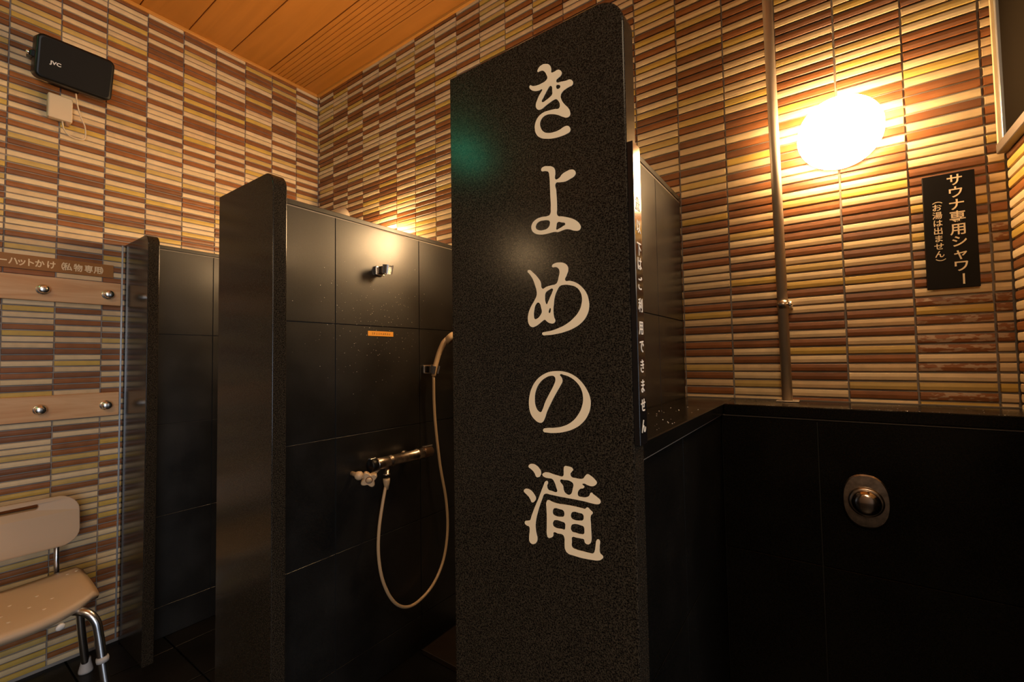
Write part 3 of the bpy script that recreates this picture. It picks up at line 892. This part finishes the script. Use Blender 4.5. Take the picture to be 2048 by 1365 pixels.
# label
a = pp(735.5, 660); b = pp(786, 674)
t = thing('orange_label', 'tiny orange label stuck on the partition below the empty bracket', 'label', (XP, a.y, b.z))
mesh_obj('plate', box(XP + 0.0002, XP + 0.0022, a.y, b.y, b.z, a.z - 0.004, 0.0004), ORANGE, t)
bm = bmesh.new(); rr = random.Random(3)
for i in range(9):
    yc = a.y + (b.y - a.y) * (0.17 + 0.083 * i); zc_ = (a.z + b.z) / 2 - 0.002
    for s in range(3):
        if rr.random() < 0.5: box(XP + 0.0022, XP + 0.0024, yc - 0.003, yc + 0.003, zc_ + (s - 1) * 0.003 - 0.0006, zc_ + (s - 1) * 0.003 + 0.0006, 0, 1, bm)
        else: box(XP + 0.0022, XP + 0.0024, yc + (s - 1) * 0.003 - 0.0006, yc + (s - 1) * 0.003 + 0.0006, zc_ - 0.004, zc_ + 0.004, 0, 1, bm)
mesh_obj('lettering', bm, DARKTXT, t)

# hand shower and hose
hx = XP + 0.058
t = thing('hand_shower', 'cream hand shower on its bracket with a hose looping down to the mixer', 'shower', (hx, c2.y, c2.z - 0.03))
path = [Vector((hx - 0.006, c2.y - 0.001, c2.z - 0.030)), Vector((hx, c2.y, c2.z))]
for q, off in (((875, 717), .064), ((881, 700), .072), ((888, 686), .084), ((895, 679), .094)): path.append(px(q[0], q[1], 0, XP + off))
pth = catmull(path, 6)
rad = [0.0095 + 0.0035 * min(1, i / len(pth) * 1.3) for i in range(len(pth))]
mesh_obj('handle', tube(pth, 0.012, 16, radii=rad), BEIGE_SH, t, True)
hd = Vector((0.55, 0.35, -0.76)).normalized()
hp = px(903, 676, 0, XP + 0.105)
mesh_obj('head', lathe([(0.0, -0.020), (0.020, -0.018), (0.031, -0.008), (0.034, 0.004), (0.033, 0.012), (0.028, 0.013)], axis_m(hp, hd), 32), BEIGE_SH, t, True)
mesh_obj('spray_plate', lathe([(0.0, 0.0145), (0.030, 0.0135)], axis_m(hp, hd), 32), BLACKP, t)

PXO = XP + 0.060
hose = [Vector((hx - 0.006, c2.y - 0.001, c2.z - 0.030))]
for q, off in (((868, 800), .045), ((871, 850), .045), ((880, 930), .05), ((892, 1000), .05), ((895, 1060), .05), ((887, 1120), .05), ((866, 1170), .05), ((835, 1205), .052), ((808, 1215), .055), ((784, 1200), .058), ((765, 1160), .06), ((757, 1110), .06), ((758, 1060), .06), ((764, 1015), .06), ((771, 975), .058)):
    hose.append(px(q[0], q[1], 0, XP + off))
mesh_obj('hose', tube(catmull(hose, 6), 0.0062, 10), BEIGE_SH, t, True)
ce = px(773, 968, 0, XP + 0.058)
mesh_obj('hose_nut', lathe([(0.0075, -0.022), (0.0115, 0.0), (0.0135, 0.012), (0.0135, 0.020)], Matrix.Translation(ce), 16), BEIGE_SH, t, True)

# mixer
ma = px(752, 928, 0, XP + 0.058); mb = px(862, 906, 0, XP + 0.058)
zm = (ma.z + mb.z) / 2 + 0.002
ya, yb = ma.y, mb.y
t = thing('shower_mixer', 'tarnished chrome bar mixer with a cream star handle on the partition', 'mixer', (XP, (ya + yb) / 2, zm))
Mm = axis_m((XP + 0.058, ya, zm), (0, 1, 0)); Lm = yb - ya
mesh_obj('body', lathe([(0.021, 0.0), (0.0225, 0.004), (0.0225, 0.055), (0.0205, 0.058), (0.0205, 0.062), (0.0235, 0.066), (0.0235, 0.076), (0.021, 0.08), (0.021, Lm - 0.09), (0.024, Lm - 0.086), (0.024, Lm - 0.078), (0.022, Lm - 0.074), (0.022, Lm - 0.05)], Mm, 32), AGED, t, True)
mesh_obj('knob', lathe([(0.020, -0.030), (0.024, -0.026), (0.024, -0.003), (0.021, 0.0)], Mm, 24), BLACKP, t, True)
mesh_obj('end_knob', lathe([(0.022, Lm - 0.05), (0.0235, Lm - 0.045), (0.0235, Lm - 0.004), (0.020, Lm)], Mm, 24), mat('smoked_knob', (0.12, 0.07, 0.04), 0.3, 0.6), t, True)
mesh_obj('lever', box(XP + 0.050, XP + 0.066, yb - 0.045, yb + 0.002, zm + 0.0235, zm + 0.0285, 0.001), CHROME, t)
mesh_obj('lever', box(XP + 0.050, XP + 0.066, ya - 0.030, ya - 0.005, zm + 0.0235, zm + 0.028, 0.001), CHROME, t)
for yy in (ya + 0.035, yb - 0.10):
    mesh_obj('wall_leg', lathe([(0.026, 0.0005), (0.026, 0.006), (0.013, 0.012), (0.013, 0.045)], axis_m((XP, yy, zm - 0.012), (1, 0, 0.1)), 20), AGED, t, True)
mesh_obj('outlet', lathe([(0.012, 0), (0.012, 0.030), (0.0145, 0.030), (0.0145, 0.038)], axis_m((XP + 0.058, ce.y, zm - 0.014), (0, 0, -1)), 20), AGED, t, True)
# cream star handle
sc_ = px(738, 957, 0, XP + 0.075)
bm = bmesh.new(); n = 48; rws = []
for s, h in ((0.85, 0.0), (1.0, 0.003), (1.0, 0.018), (0.88, 0.022)):
    ring = []
    for i in range(n):
        a = 2 * PI * i / n + 0.5
        r = 0.0255 + 0.0060 * math.cos(4 * a)
        ring.append(bm.verts.new((r * s * math.cos(a), r * s * math.sin(a), h)))
    rws.append(ring)
for a, b in zip(rws, rws[1:]):
    for i in range(n): bm.faces.new((a[i], a[(i + 1) % n], b[(i + 1) % n], b[i]))
bm.faces.new(rws[0]); bm.faces.new(rws[-1]); bmesh.ops.recalc_face_normals(bm, faces=bm.faces)
sdir = Vector((0.75, -0.55, -0.1))
Mst = axis_m(sc_, sdir)
st = mesh_obj('star_handle', xform(bm, Mst @ Matrix.Rotation(0.5, 4, 'Z')), BEIGE_SH, t)
mesh_obj('cap', lathe([(0.0105, 0.021), (0.0105, 0.024), (0.0, 0.0255)], Mst, 20), BEIGE_SH, st, True)
mesh_obj('cap_ring', lathe([(0.0110, 0.0222), (0.0132, 0.0226), (0.0132, 0.0215)], Mst, 20), mat('ring_dark', (0.2, 0.07, 0.03), 0.4), st)
q = px(718, 952, 0, XP + 0.05)
mesh_obj('ball_joint', lathe([(0, -0.0165), (0.009, -0.0145), (0.0155, -0.007), (0.0168, 0), (0.0155, 0.007), (0.009, 0.0145), (0, 0.0165)], Matrix.Translation(q), 24), BEIGE_SH, t, True)
mesh_obj('stop_stem', tube([Vector((XP, q.y + 0.005, q.z)), q, sc_, Vector((XP + 0.05, ya + 0.03, zm - 0.012))], 0.009, 12), BEIGE_SH, t, True)

# low step at the back of the middle bay
tag(mesh_obj('floor_step', box(-1.452, -0.535, 1.351, YB - 0.004, 0.0, 0.022, 0.002), mat('brown_stone', (0.020, 0.012, 0.007), 0.4, var=0.3, vscale=30)), 'low brown stone step on the floor at the back of the middle bay', 'step')

# ------------------------------------------------------------------ droplets
rr = random.Random(11)


def drops(label, n, f, name='water_droplets'):
    bm = bmesh.new()
    for i in range(n):
        p, nrm, r = f(rr)
        M = axis_m(p, nrm)
        lathe([(r, -r * 0.2), (r * 0.8, r * 0.35), (0, r * 0.6)], M, 6, bm)
    o = mesh_obj(name, bm, mat('water_drop', (0.9, 0.85, 0.8), 0.03, 0.6) if 'water_drop' not in bpy.data.materials else bpy.data.materials['water_drop'], None, True)
    tag(o, label, 'water', None, 'stuff')


def d1(r):
    y = min(1.55, max(0.8, r.gauss(1.15, 0.13))); z = Z0 + min(0.5, r.gauss(0.14, 0.13))
    return Vector((XP + 0.0002, y, z)), Vector((1, 0, 0)), r.choice((0.0008, 0.001, 0.001, 0.0016))


def d2(r):
    return Vector((r.uniform(-0.40, XI - 0.005), r.uniform(0.72, 1.3), ZL)), Vector((0, 0, 1)), r.choice((0.0008, 0.0010, 0.0016))


def d3(r):
    return Vector((r.uniform(XI, XC - 0.02), YI + r.uniform(0.001, 0.012) if r.random() < .6 else YI + r.uniform(0.01, 0.17), ZL)), Vector((0, 0, 1)), r.choice((0.0008, 0.001, 0.0014))


drops('water droplets scattered over the partition around the orange label', 210, d1)
drops('water droplets on the ledge beside the carved slab', 45, d2)
drops('water droplets along the ledge under the lamp wall', 90, d3)

# ------------------------------------------------------------------ shower chair
t = thing('shower_chair', 'beige plastic shower chair with aluminium legs against the mosaic wall', 'chair', (-2.32, 0.24, 0))
CY = 0.245    # middle of the chair
xb = -2.555
# backrest with a handle slot, leaning a little
bm = bmesh.new()


def rr_loop(w_, h_, r_, cy, cz, seg=6):
    L = []
    for sx, sy, a0 in ((1, 1, 0), (-1, 1, 90), (-1, -1, 180), (1, -1, 270)):
        for k in range(seg + 1):
            a = math.radians(a0 + 90 * k / seg)
            L.append((cy + sx * (w_ / 2 - r_) + r_ * math.cos(a), cz + sy * (h_ / 2 - r_) + r_ * math.sin(a)))
    return L


cu = bpy.data.curves.new('g', 'CURVE'); cu.dimensions = '2D'; cu.fill_mode = 'BOTH'; cu.extrude = 0.009; cu.bevel_depth = 0.003; cu.bevel_resolution = 2
for L in (rr_loop(0.462 + 0.0, 0.186, 0.055, CY, 0.6150), rr_loop(0.24, 0.028, 0.013, CY, 0.6790, 4)):
    s = cu.splines.new('POLY'); s.points.add(len(L) - 1); s.use_cyclic_u = True
    for pnt, (a, b) in zip(s.points, L): pnt.co = (a - CY, b - 0.615, 0, 1)
add_me(bm, curve_to_mesh(cu), face_m((xb, CY, 0.6235), (0, 1, 0), (1, 0, 0.12)))
# bend the ends of the backrest forwards
for v in bm.verts:
    d = (v.co.y - CY) / 0.23; v.co.x += 0.014 * d * d - 0.004
    v.co.z += 0.016 * (1 - d * d) * max(0.0, min(1.0, (v.co.z - 0.62) / 0.05))
bmesh.ops.recalc_face_normals(bm, faces=bm.faces)
mesh_obj('backrest', bm, SEATM, t)
# seat: dished surface
bm = bmesh.new(); NX, NY = 14, 24
x0, x1 = -2.535, -2.190


def seat_pt(u, v, low):
    # u 0..1 back to front, v -1..1 across
    y = CY + 0.238 * v
    fx = x1 + 0.015 - 0.075 * v * v * abs(v)
    bx = x0 + 0.045 * v ** 4
    x = bx + (fx - bx) * u
    z = 0.405 + 0.030 * abs(v) ** 2.2 + 0.012 * (1 - u) ** 2 - 0.016 * u ** 6 - 0.020 * max(0, abs(v) - 0.93) / 0.07
    return Vector((x, y, z - (0.030 - 0.012 * (abs(v) ** 6) if low else 0)))


gt = [[bm.verts.new(seat_pt(i / NX, -1 + 2 * j / NY, False)) for j in range(NY + 1)] for i in range(NX + 1)]
gb = [[bm.verts.new(seat_pt(0.02 + 0.96 * i / NX, (-1 + 2 * j / NY) * 0.985, True)) for j in range(NY + 1)] for i in range(NX + 1)]
for i in range(NX):
    for j in range(NY):
        bm.faces.new((gt[i][j], gt[i + 1][j], gt[i + 1][j + 1], gt[i][j + 1]))
        bm.faces.new((gb[i][j], gb[i][j + 1], gb[i + 1][j + 1], gb[i + 1][j]))
for j in range(NY):
    bm.faces.new((gt[0][j], gt[0][j + 1], gb[0][j + 1], gb[0][j])); bm.faces.new((gt[NX][j + 1], gt[NX][j], gb[NX][j], gb[NX][j + 1]))
for i in range(NX):
    bm.faces.new((gt[i + 1][0], gt[i][0], gb[i][0], gb[i + 1][0])); bm.faces.new((gt[i][NY], gt[i + 1][NY], gb[i + 1][NY], gb[i][NY]))
bmesh.ops.recalc_face_normals(bm, faces=bm.faces)
seat = mesh_obj('seat', bm, SEATM, t, True)
bump_m = mat('seat_dimple', (0.62, 0.48, 0.34), 0.4)
for (u, v) in ((.62, .28), (.62, .52), (.42, .40), (.42, .12), (.78, .40), (.78, .05), (.62, 0.0), (.42, -.2), (.62, -.3), (.78, -.25), (.15, .80), (.15, .9)):
    pt = seat_pt(u, v, False)
    mesh_obj('dimple', lathe([(0.006, -0.002), (0.0055, 0.0008), (0.004, 0.0012), (0.0, 0.0004)], Matrix.Translation(pt), 12), bump_m, seat, True)
for sgn in (1, -1):
    yq = lambda d: CY + sgn * d
    # rear post from the seat up to the backrest
    mesh_obj('back_post', tube([Vector((xb + 0.012, yq(0.172), 0.36)), Vector((xb - 0.004, yq(0.172), 0.47)), Vector((xb - 0.014, yq(0.172), 0.60))], 0.0085, 12), ALU, t, True)
    # front leg: out from under the seat and down
    fl = catmull([Vector((-2.30, yq(0.10), 0.373)), Vector((-2.245, yq(0.150), 0.376)), Vector((-2.20, yq(0.190), 0.368)), Vector((-2.178, yq(0.213), 0.335)), Vector((-2.168, yq(0.222), 0.28)), Vector((-2.150, yq(0.232), 0.17)), Vector((-2.125, yq(0.246), 0.03))], 8)
    fo = mesh_obj('leg', tube(fl, 0.0138, 16), ALU, t, True)
    mesh_obj('collar', lathe([(0.0175, -0.009), (0.0188, 0), (0.0175, 0.009)], axis_m((-2.155, yq(0.2295), 0.20), (0.12, 0.08 * sgn, -0.99)), 20), GREYP, fo, True)
    mesh_obj('rubber_foot', lathe([(0.0150, 0.045), (0.0160, 0.02), (0.019, 0.006), (0.019, 0.0005)], Matrix.Translation((-2.122, yq(0.247), 0)), 20), GREYP, fo, True)
    rl = catmull([Vector((-2.40, yq(0.10), 0.373)), Vector((-2.45, yq(0.165), 0.378)), Vector((-2.475, yq(0.205), 0.36)), Vector((-2.487, yq(0.225), 0.31)), Vector((-2.500, yq(0.240), 0.17)), Vector((-2.520, yq(0.258), 0.03))], 8)
    ro = mesh_obj('leg', tube(rl, 0.0132, 16), ALU, t, True)
    mesh_obj('rubber_foot', lathe([(0.0150, 0.055), (0.0160, 0.04), (0.0235, 0.008), (0.0235, 0.0005)], Matrix.Translation((-2.522, yq(0.259), 0)), 20), GREYP, ro, True)
    mesh_obj('seat_rail', tube([Vector((-2.46, yq(0.105), 0.369)), Vector((-2.20, yq(0.105), 0.369))], 0.008, 10), ALU, t, True)
    mesh_obj('fixing_button', lathe([(0.013, 0), (0.013, 0.006), (0.008, 0.010), (0, 0.011)], axis_m((-2.195, yq(0.125), 0.352), (0.8, 0.2 * sgn, -0.3)), 18), mat('white_button', (0.75, 0.74, 0.72), 0.4) if 'white_button' not in bpy.data.materials else bpy.data.materials['white_button'], t, True)

# ------------------------------------------------------------------ things behind the camera, seen only in reflections
t = thing('exit_light', 'green exit light hanging in the washing room behind the photographer', 'light', (-2.28, -1.35, ZC - 0.2))
mesh_obj('case', box(-2.37, -2.19, -1.37, -1.34, Z0 + 1.56, Z0 + 1.68, 0.004), BLACKP, t)
mesh_obj('panel', box(-2.36, -2.20, -1.345, -1.337, Z0 + 1.57, Z0 + 1.67), GREENL, t)
mesh_obj('hanger', box(-2.29, -2.27, -1.36, -1.345, Z0 + 1.68, ZC + 0.002), BLACKP, t)
